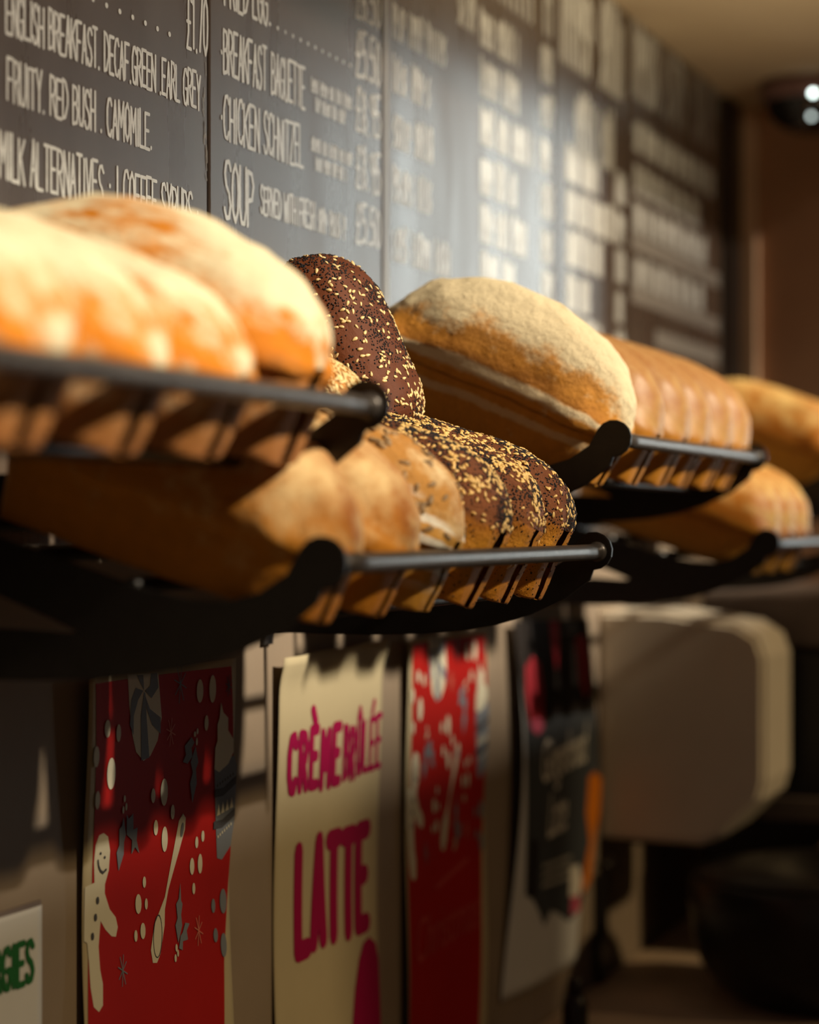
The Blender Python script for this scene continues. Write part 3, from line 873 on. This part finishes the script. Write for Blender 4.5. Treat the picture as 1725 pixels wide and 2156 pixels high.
# ------------------------------------------------------------------ loaves
def loaf_data(L, Wd, H, hc, n_tin=6.0, n_dome=3.0, domep=3.0, over=.07, seed=0, amp=.004, taper=.10, m=2.2, NS=76, M=88, hexp=.5, fine=.0):
    hw = Wd / 2
    prof = []
    for k in range(12): prof.append(((1 - taper) * k / 12 * .93, 0.0))
    for k in range(7):
        a = math.radians(-90 + 90 * k / 6)
        r = .07
        prof.append(((1 - taper) * (1 - r) + (1 - taper) * r * math.cos(a), r * hc * 1.3 * (1 + math.sin(a))))
    zlast = prof[-1][1]
    for k in range(1, 12):
        t = k / 12
        prof.append(((1 - taper) + taper * t ** .8, zlast + (hc * .94 - zlast) * t))
    for k in range(40):
        a = math.radians(-16 + 106 * k / 39)
        y = (1 + over) * abs(math.cos(a)) ** (2 / m)
        z = hc + (H - hc) * math.copysign(abs(math.sin(a)) ** (2 / m), a) * (1 if a > 0 else .5)
        prof.append((y, z))
    P = np.array(prof)
    seg = np.hypot(np.diff(P[:, 0]) * hw, np.diff(P[:, 1])); s = np.concatenate([[0], np.cumsum(seg)])
    half = M // 2
    t = np.linspace(0, s[-1], half + 1)
    py = np.interp(t, s, P[:, 0]); pz = np.interp(t, s, P[:, 1])
    yy = np.concatenate([py, -py[-2:0:-1]]); zz = np.concatenate([pz, pz[-2:0:-1]])
    ph = np.linspace(0, math.pi, NS)
    ph = ph + .12 * np.sin(2 * ph) * 0
    xi = np.sign(np.cos(ph)) * np.abs(np.cos(ph)) ** (2 / n_tin)
    xi[0], xi[-1] = .99995, -.99995
    V = []; TZ = []; UX = []
    off = Vector((seed * 3.7, seed * 1.3, seed * 7.1))
    for x in xi:
        ax = abs(x)
        wt = (1 - ax ** n_tin) ** (1 / n_tin); wdm = (1 - ax ** n_dome) ** (1 / n_dome)
        hd = max(0.0, 1 - ax ** domep) ** hexp
        for y, z in zip(yy, zz):
            b = min(1, max(0, (z - hc * .85) / (H * .35))); b = b * b * (3 - 2 * b)
            w = wt * (1 - b) + wdm * b
            z2 = hc + (z - hc) * hd if z > hc else z
            xs = x * L / 2 * (.93 + .07 * min(1, z / hc))
            V.append((xs, y * hw * w, z2)); TZ.append(z / H); UX.append(x)
    n_ = len(yy)
    Fc = []
    for i in range(NS - 1):
        for k in range(n_):
            Fc.append((i * n_ + k, (i + 1) * n_ + k, (i + 1) * n_ + (k + 1) % n_, i * n_ + (k + 1) % n_))
    out = []
    for (x, y, z), tz in zip(V, TZ):
        p = Vector((x, y, z))
        d = noise.noise_vector(p * 16 + off) * amp * .8 + noise.noise_vector(p * 45 + off) * amp * .45
        if fine: d = d + noise.noise_vector(p * 130 + off) * fine
        f = .35 + .65 * min(1, max(0, (tz - .05) / .4))
        out.append(p + d * f)
    return out, Fc, TZ, UX


def loaf_mesh(name, **kw):
    v, f, tz, ux = loaf_data(**kw)
    me = bpy.data.meshes.new(name)
    me.from_pydata([tuple(p) for p in v], [], f)
    for nm, arr in (('tz', tz), ('ux', [u * .5 + .5 for u in ux])):
        a = me.attributes.new(nm, 'FLOAT', 'POINT')
        a.data.foreach_set('value', arr)
    me.validate(); me.update()
    bm = bmesh.new(); bm.from_mesh(me); bmesh.ops.recalc_face_normals(bm, faces=bm.faces); bm.to_mesh(me); bm.free()
    me.polygons.foreach_set('use_smooth', [True] * len(me.polygons))
    return me


def seed_shape(l, w, t, nr=5, ns=7):
    vs = [(l / 2, 0, 0)]; fs = []
    for i in range(1, nr):
        a = math.pi * i / nr
        x = l / 2 * math.cos(a)
        r = math.sin(a) * (1.12 - .35 * math.cos(a)) * .85
        for k in range(ns):
            b = 2 * math.pi * k / ns
            vs.append((x, r * w / 2 * math.cos(b), r * t / 2 * math.sin(b)))
    vs.append((-l / 2, 0, 0))
    for k in range(ns): fs.append((0, 1 + k, 1 + (k + 1) % ns))
    for i in range(nr - 2):
        for k in range(ns):
            a = 1 + i * ns
            fs.append((a + k, a + ns + k, a + ns + (k + 1) % ns, a + (k + 1) % ns))
    e = len(vs) - 1; a = 1 + (nr - 2) * ns
    for k in range(ns): fs.append((a + k, e, a + (k + 1) % ns))
    return np.array(vs), fs


def scatter(name, me, count, dens, shape, rng, lift=.2):
    """one mesh of seeds pressed into the crust of a loaf"""
    sv, sf = shape
    co = np.empty(len(me.vertices) * 3); me.vertices.foreach_get('co', co); co = co.reshape(-1, 3)
    tz = np.empty(len(me.vertices)); me.attributes['tz'].data.foreach_get('value', tz)
    ux = np.empty(len(me.vertices)); me.attributes['ux'].data.foreach_get('value', ux)
    quads = [tuple(p.vertices) for p in me.polygons]
    nrm = [p.normal.copy() for p in me.polygons]
    wts = []
    for p, q in zip(me.polygons, quads):
        c = co[list(q)].mean(0)
        wts.append(p.area * max(0, dens(tz[list(q)].mean(), ux[list(q)].mean(), c)))
    wts = np.array(wts); wts /= wts.sum()
    pick = rng.choice(len(quads), size=count, p=wts)
    VV = []; FF = []
    for i in pick:
        q = quads[i]
        if len(q) == 4:
            a_, b_ = rng.random(2); r = np.array([(1 - a_) * (1 - b_), a_ * (1 - b_), a_ * b_, (1 - a_) * b_])
        else:
            r = rng.random(len(q)) + .02; r /= r.sum()
        p = (co[list(q)] * r[:, None]).sum(0)
        nn = nrm[i]
        t = Vector(rng.normal(size=3)); t = (t - nn * t.dot(nn)).normalized()
        t = (t + nn * rng.normal() * .16).normalized()
        b = nn.cross(t).normalized(); n2 = t.cross(b)
        sc = rng.uniform(.82, 1.15)
        Rm = np.array([t, b, n2]) * sc
        o = len(VV)
        h = abs(sv[:, 2]).max()
        VV.extend((sv @ Rm + p + np.array(nn) * h * lift))
        FF.extend([tuple(o + j for j in f) for f in sf])
    m = bpy.data.meshes.new(name)
    m.from_pydata([tuple(v) for v in VV], [], FF)
    m.polygons.foreach_set('use_smooth', [True] * len(m.polygons))
    return m


def put(name, me, mat, s, zrail, L, al, label, roll=0.0, yaw=0.0, group=None, front=.327, drop=-.046, cat='bread loaf'):
    if not me.materials: me.materials.append(mat)
    o = bpy.data.objects.new(name, me)
    COL.objects.link(o)
    a = math.radians(al)
    o.location = (front - L / 2 * math.cos(a), s, zrail + drop + L / 2 * math.sin(a) + .001)
    o.rotation_mode = 'XYZ'
    m = Matrix.Rotation(math.radians(yaw), 3, 'Z') @ Matrix.Rotation(a, 3, 'Y') @ Matrix.Rotation(math.radians(roll), 3, 'X')
    o.rotation_euler = m.to_euler()
    tag(o, label, cat, group)
    return o


def child(name, me, mat, parent, label=None):
    if not me.materials: me.materials.append(mat)
    o = bpy.data.objects.new(name, me)
    COL.objects.link(o)
    o.parent = parent
    o['kind'] = 'stuff'
    if label: o['label'] = label
    return o


rng = np.random.default_rng(7)
SES = seed_shape(.0056, .0031, .0019)
POP = seed_shape(.0021, .0016, .0013, 3, 5)
SUNF = seed_shape(.0105, .0050, .0030)
AL = 17

# upper rack 1: floury loaves with orange crust, closest to the camera
g = 'floury loaves in the nearest upper rack'
names = ['fifth from the right end', 'fourth from the right end', 'third from the right end', 'second from the right end', 'at its right end']
for i, s in enumerate((.938, 1.056, 1.174, 1.292, 1.412)):
    me = loaf_mesh('floury_loaf', L=.285, Wd=.112, H=.150 if i == 4 else .112, hc=.068 if i == 4 else .055, n_tin=4.2, n_dome=2.6, domep=2.1 if i == 4 else 2.6, seed=20 + i, amp=.006, over=.05)
    put('floury_loaf', me, BR_NEAR, s, UP, .285, 15 if i == 4 else 17, 'blurred white-floured orange loaf in the nearest upper rack, ' + names[i], group=g)

# lower rack 1
me = loaf_mesh('country_loaf', L=.275, Wd=.105, H=.128, hc=.055, n_tin=4, n_dome=2.8, domep=2.6, seed=31, amp=.006)
put('country_loaf', me, BR_COUNTRY, L1 + .058, LO, .275, AL, 'golden loaf behind the left bracket of the seeded rack, half in shadow', group='country loaves in the lower rack', roll=-3)
me = loaf_mesh('country_loaf', L=.275, Wd=.104, H=.128, hc=.055, n_tin=4, n_dome=2.8, domep=2.8, seed=33, amp=.006)
put('country_loaf', me, BR_COUNTRY, L1 + .170, LO, .275, AL, 'mottled floury golden loaf left of the flour-striped loaf', group='country loaves in the lower rack', roll=-3)
me = loaf_mesh('striped_loaf', L=.272, Wd=.099, H=.132, hc=.060, n_tin=3.4, n_dome=2.6, domep=2.6, seed=35, amp=.005, over=.05)
o = put('striped_loaf', me, BR_STRIPE, L1 + .277, LO, .272, AL, 'golden loaf with white flour rings on its end, left of the poppy-seeded loaves', roll=-3)
child('sunflower_seeds', scatter('sunflower_seeds', me, 330, lambda z, u, c: (z > .45) * (1.2 - u) * (1 if c[1] < .03 else .3), SUNF, rng), M_SUNSEED, o, 'grey-brown seeds on the crust')

SEEDL = dict(L=.270, Wd=.0975, H=.130, hc=.068, n_tin=4.6, n_dome=4.5, domep=4.2, over=.025, amp=.0045, taper=.05, hexp=.55, m=2.3, fine=.0010)
seeded = []
labs = ['dark-topped tin loaf with poppy and sesame, beside the flour-striped loaf',
        'middle of the three poppy and sesame tin loaves, ridge thick with sesame',
        'poppy and sesame tin loaf at the right end of the sharp rack']
for i, (s, rl) in enumerate(((L1 + .380, -7), (L1 + .480, -6), (L1 + .579, -4))):
    me = loaf_mesh('seeded_loaf', seed=40 + i, **SEEDL)
    o = put('seeded_loaf', me, BR_SEED, s, LO, .270, AL, labs[i], roll=rl, group='poppy and sesame tin loaves')
    nz = lambda c, k=i: noise.noise(Vector(c) * 38 + Vector((k * 9, 0, 0)))
    child('sesame_seeds', scatter('sesame_seeds', me, (1000, 1300, 900)[i], lambda z, u, c: (max(0, (z - .50)) * 2.0) ** 1.3 * max(.15, .55 + nz(c) * .7) + .012, SES, rng), M_SESAME, o, 'pale sesame seeds')
    child('poppy_seeds', scatter('poppy_seeds', me, 8500, lambda z, u, c: (max(0, (z - .46)) * 2.0) ** 1.2 * max(.03, .5 + nz((c[0] + .3, c[1], c[2])) * 1.4) + .02, POP, rng), M_POPPY, o, 'black poppy seeds')

# dark malt loaf leaning steeply against the wall on top of the lower row
me = loaf_mesh('malt_loaf', L=.195, Wd=.125, H=.100, hc=.045, n_tin=5.5, n_dome=4.2, domep=4.2, over=.05, amp=.005, seed=51, fine=.001)
me.materials.append(BR_DARK)
o = bpy.data.objects.new('malt_loaf', me); COL.objects.link(o)
a = math.radians(64)
o.rotation_euler = (Matrix.Rotation(math.radians(-8), 3, 'Z') @ Matrix.Rotation(a, 3, 'Y') @ Matrix.Rotation(math.radians(-14), 3, 'X')).to_euler()
o.location = (.098, 1.972, CZ + .133)
tag(o, 'dark brown seeded loaf standing steeply against the menu wall above the row', 'bread loaf')
nz = lambda c: noise.noise(Vector(c) * 30)
child('sesame_seeds', scatter('sesame_seeds', me, 560, lambda z, u, c: (z > .38) * (.3 + 1.5 * max(0, u) ** 2) * max(.25, .6 + nz(c) * .6), SES, rng), M_SESAMEPALE, o, 'pale sesame seeds')
child('poppy_seeds', scatter('poppy_seeds', me, 4600, lambda z, u, c: (z > .30) * max(.05, .5 + 1.5 * nz((c[0], c[1] + .4, c[2]))), POP, rng), M_POPPY, o, 'black poppy seeds')

# sesame loaf lying in front of it
me = loaf_mesh('sesame_loaf', L=.17, Wd=.100, H=.064, hc=.026, n_tin=3.2, n_dome=2.4, domep=2.4, over=.04, amp=.004, seed=53)
me.materials.append(BR_SESAME)
o = bpy.data.objects.new('sesame_loaf', me); COL.objects.link(o)
o.rotation_euler = (Matrix.Rotation(math.radians(12), 3, 'Y') @ Matrix.Rotation(math.radians(-4), 3, 'X')).to_euler()
o.location = (.137, 1.795, CZ + .088)
tag(o, 'sesame-covered loaf peeping out between the nearest rack and the dark loaf', 'bread loaf')
child('sesame_seeds', scatter('sesame_seeds', me, 2600, lambda z, u, c: (z > .2) * 1.0, SES, rng, .5), M_SESAMEPALE, o, 'dense coat of sesame seeds')

# upper rack 2
me = loaf_mesh('floury_loaf', L=.290, Wd=.110, H=.160, hc=.062, n_tin=5, n_dome=2.6, domep=2.2, over=.05, amp=.0055, seed=61, taper=.12, fine=.0012, m=2.1)
put('floury_loaf', me, BR_FLOURY, U2 + .066, UP, .290, 23, 'big floury white loaf at the left end of the second upper rack', drop=-.050, yaw=2, front=.316)
gold = loaf_mesh('golden_loaf', L=.275, Wd=.1085, H=.140, hc=.060, n_tin=4.6, n_dome=3.0, domep=2.8, over=.05, amp=.003, seed=63, taper=.12)
gl = ['first smooth golden loaf, right beside the big floury loaf', 'second smooth golden loaf counting from the big floury loaf', 'third smooth golden loaf counting from the big floury loaf',
      'fourth smooth golden loaf counting from the big floury loaf', 'smooth golden loaf at the right end of the second upper rack']
first = None
for i in range(5):
    s = U2 + .064 + .1150 * (i + 1)
    o = put('golden_loaf', gold, BR_GOLD, s, UP, .275, 19.5, gl[i], roll=(-2, 1, -1, 2, 0)[i], group='smooth golden loaves in the second upper rack', front=.325 + .003 * (i % 2))

# lower rack 2 and upper rack 3
far = loaf_mesh('amber_loaf', L=.275, Wd=.106, H=.136, hc=.060, n_tin=6, n_dome=3.0, domep=2.8, over=.05, amp=.004, seed=71)
fl = ['amber loaf at the left end of the far lower rack, its shaded side showing', 'amber loaf second from the left in the far lower rack', 'amber loaf third from the left in the far lower rack']
for i in range(3):
    put('amber_loaf', far, BR_FAR, L2 + .066 + .1135 * i, LO, .275, 18, fl[i], roll=(-1, 1, 0)[i], group='amber loaves in the far lower rack')
ul = ['orange-brown loaf at the left end of the farthest upper rack', 'orange-brown loaf second from the left in the farthest upper rack']
far2 = loaf_mesh('brown_loaf', L=.275, Wd=.106, H=.142, hc=.064, n_tin=6, n_dome=3.2, domep=3.0, over=.05, amp=.005, seed=73)
for i in range(2):
    put('brown_loaf', far2, BR_FAR, U3 + .066 + .1135 * i, UP, .275, 18, ul[i], group='loaves in the farthest upper rack')

# ------------------------------------------------------------------ things below the racks at the right
# pale dispenser
root = empty('towel_dispenser', (0, 3.39, CZ - .49))
tag(root, 'pale box-shaped wall dispenser, its left side shaded, under the far racks', 'dispenser')
bm = bmesh.new()
prof = [(0, .005), (0, .352), (.10, .352), (.215, .335), (.247, .315), (.258, .285), (.258, .10), (.250, .07), (.195, .015), (.16, .0), (.0, .0)]
a = [bm.verts.new((x, 0, z)) for x, z in prof[:-1]]; b = [bm.verts.new((x, .215, z)) for x, z in prof[:-1]]
bm.faces.new(a); bm.faces.new(list(reversed(b)))
for i in range(len(a)): bm.faces.new((a[i], b[i], b[(i + 1) % len(a)], a[(i + 1) % len(a)]))
bmesh.ops.recalc_face_normals(bm, faces=bm.faces)
bmesh.ops.bevel(bm, geom=[e for f in bm.faces if len(f.verts) > 4 for e in f.edges], offset=.008, segments=3, affect='EDGES')
bm_obj('housing', bm, M_PALE, root, False)
bm = bmesh.new(); box(bm, .03, .17, .03, .185, -.006, .004, .001); tag(bm_obj('paper_slot', bm, M_BLACKPL, root), 'dark slot underneath')

# white box further along
y0, zt = wp(1440, 1222); y1, zb = wp(1532, 1290)
bm = bmesh.new(); box(bm, .0005, .05, y0, y1, CZ - .20, CZ - .105, .006)
tag(bm_obj('junction_box', bm, M_PALE), 'small pale lit box on the wall beyond the dispenser', 'box')

# counter
CTOP = CZ - .705
bm = bmesh.new(); box(bm, .001, .60, 2.2, YEND - .021, CTOP - .04, CTOP, .004)
tag(bm_obj('worktop', bm, M_COUNTER), 'brown worktop along the wall at the bottom right', 'worktop')
bm = bmesh.new(); box(bm, .02, .56, 2.25, YEND - .03, .001, CTOP - .0405, .003)
tag(bm_obj('base_cabinet', bm, M_COUNTER), 'brown cabinet under the worktop', 'cabinet')

# round black urn
root = empty('soup_kettle', (.36, 3.36, CTOP))
tag(root, 'big black round-bottomed kettle standing on the brown worktop', 'kettle')
bm = bmesh.new()
lathe(bm, [(.10, 0.0), (.125, .004), (.165, .025), (.190, .06), (.202, .10), (.206, .14), (.206, .175), (.200, .183), (.195, .185)], 56)
bm_obj('body', bm, M_BLACKPL, root, True)
bm = bmesh.new(); lathe(bm, [(.198, .1855), (.194, .193), (.12, .208), (.03, .213)], 48); l_ = bm_obj('lid', bm, M_BLACKPL, root, True)
bm = bmesh.new(); lathe(bm, [(.012, .2135), (.012, .222), (.018, .226), (.014, .232)], 20); bm_obj('lid_knob', bm, M_GREYPL, l_, True)

# black coffee machine behind
root = empty('coffee_machine', (.10, 3.66, CTOP))
tag(root, 'tall black machine at the right edge behind the pale dispenser', 'coffee machine')
bm = bmesh.new(); box(bm, 0, .46, 0, .62, .03, .50, .012); bm_obj('body', bm, M_BLACKPL, root)
bm = bmesh.new(); box(bm, 0, .46, 0, .62, .501, .592, .010); tag(bm_obj('top_panel', bm, M_GREYPL, root), 'grey upper panel')
bm = bmesh.new(); box(bm, .10, .47, -.012, -.0005, .225, .262, .003); tag(bm_obj('side_rail', bm, M_GREYPL, root), 'dull grey rail')
for x in (.04, .42):
    for y in (.05, .57):
        bm = bmesh.new(); lathe(bm, [(.018, 0), (.018, .031)], 16, (x, y, 0)); bm_obj('foot', bm, M_BLACKPL, root, True)

# slim black bottle near the lower edge
root = empty('syrup_bottle', (.11, 2.87, CTOP))
tag(root, 'slim black upright bottle at the lower edge, left of the kettle', 'bottle')
bm = bmesh.new(); lathe(bm, [(.015, 0), (.017, .002), (.017, .07), (.014, .085), (.008, .09)], 24); bm_obj('body', bm, M_BLACKPL, root, True)
bm = bmesh.new(); lathe(bm, [(.010, .0902), (.010, .108), (.006, .110)], 20); bm_obj('cap', bm, M_BLACKPL, root, True)

# dark strap hanging on the wall next to the slate poster
ya, za = wp(1262, 1815, .01); yb, zb = wp(1292, 2085, .01)
root = empty('hanging_strap', (.01, ya, za))
tag(root, 'dark narrow strap hanging on the wall right of the slate poster', 'strap')
bm = bmesh.new(); box(bm, -.0095, .002, 0, .050, zb - za, -.02, .003); bm_obj('strap_band', bm, M_BLACKPL, root)
bm = bmesh.new(); tube(bm, [(-.0095, .02, -.008), (.012, .02, -.008), (.014, .02, .004)], .004, 10); bm_obj('wall_hook', bm, M_ROD, root, True)

# dome camera under the soffit
root = empty('dome_camera', (.187, 4.2, CEILZ))
tag(root, 'black glossy dome camera hanging under the ceiling at the right edge', 'security camera')
bm = bmesh.new(); lathe(bm, [(.095, -.0005), (.095, -.03), (.090, -.036)], 48); tag(bm_obj('mount_ring', bm, mottled('dusky_pink_ring', (.22, .13, .12), .5, .3, 20, .1), root, True), 'dusky ring of the mount')
bm = bmesh.new(); lathe(bm, [(.085, -.0365)] + [(.083 * math.cos(t), -.037 - .06 * math.sin(t)) for t in [k * math.pi / 2 / 12 for k in range(13)]], 48); bm_obj('dome', bm, M_GLOSSBLK, root, True)
for (x, y, z), r_, e_ in (((.018, -.090, -.036), .0048, 9.0), ((.012, -.074, -.075), .0045, 2.5)):  # glowing beads added in place of highlights on the dome
    n = N('glint_glow'); n.set((.9, .95, .9), .4)
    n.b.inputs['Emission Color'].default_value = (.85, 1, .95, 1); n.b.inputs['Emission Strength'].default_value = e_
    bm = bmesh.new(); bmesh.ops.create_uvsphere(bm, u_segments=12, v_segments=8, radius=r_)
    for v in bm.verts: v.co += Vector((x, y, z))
    tag(bm_obj('added_glint', bm, n.m, root, True), 'small glowing bead standing in for a glint on the dome')
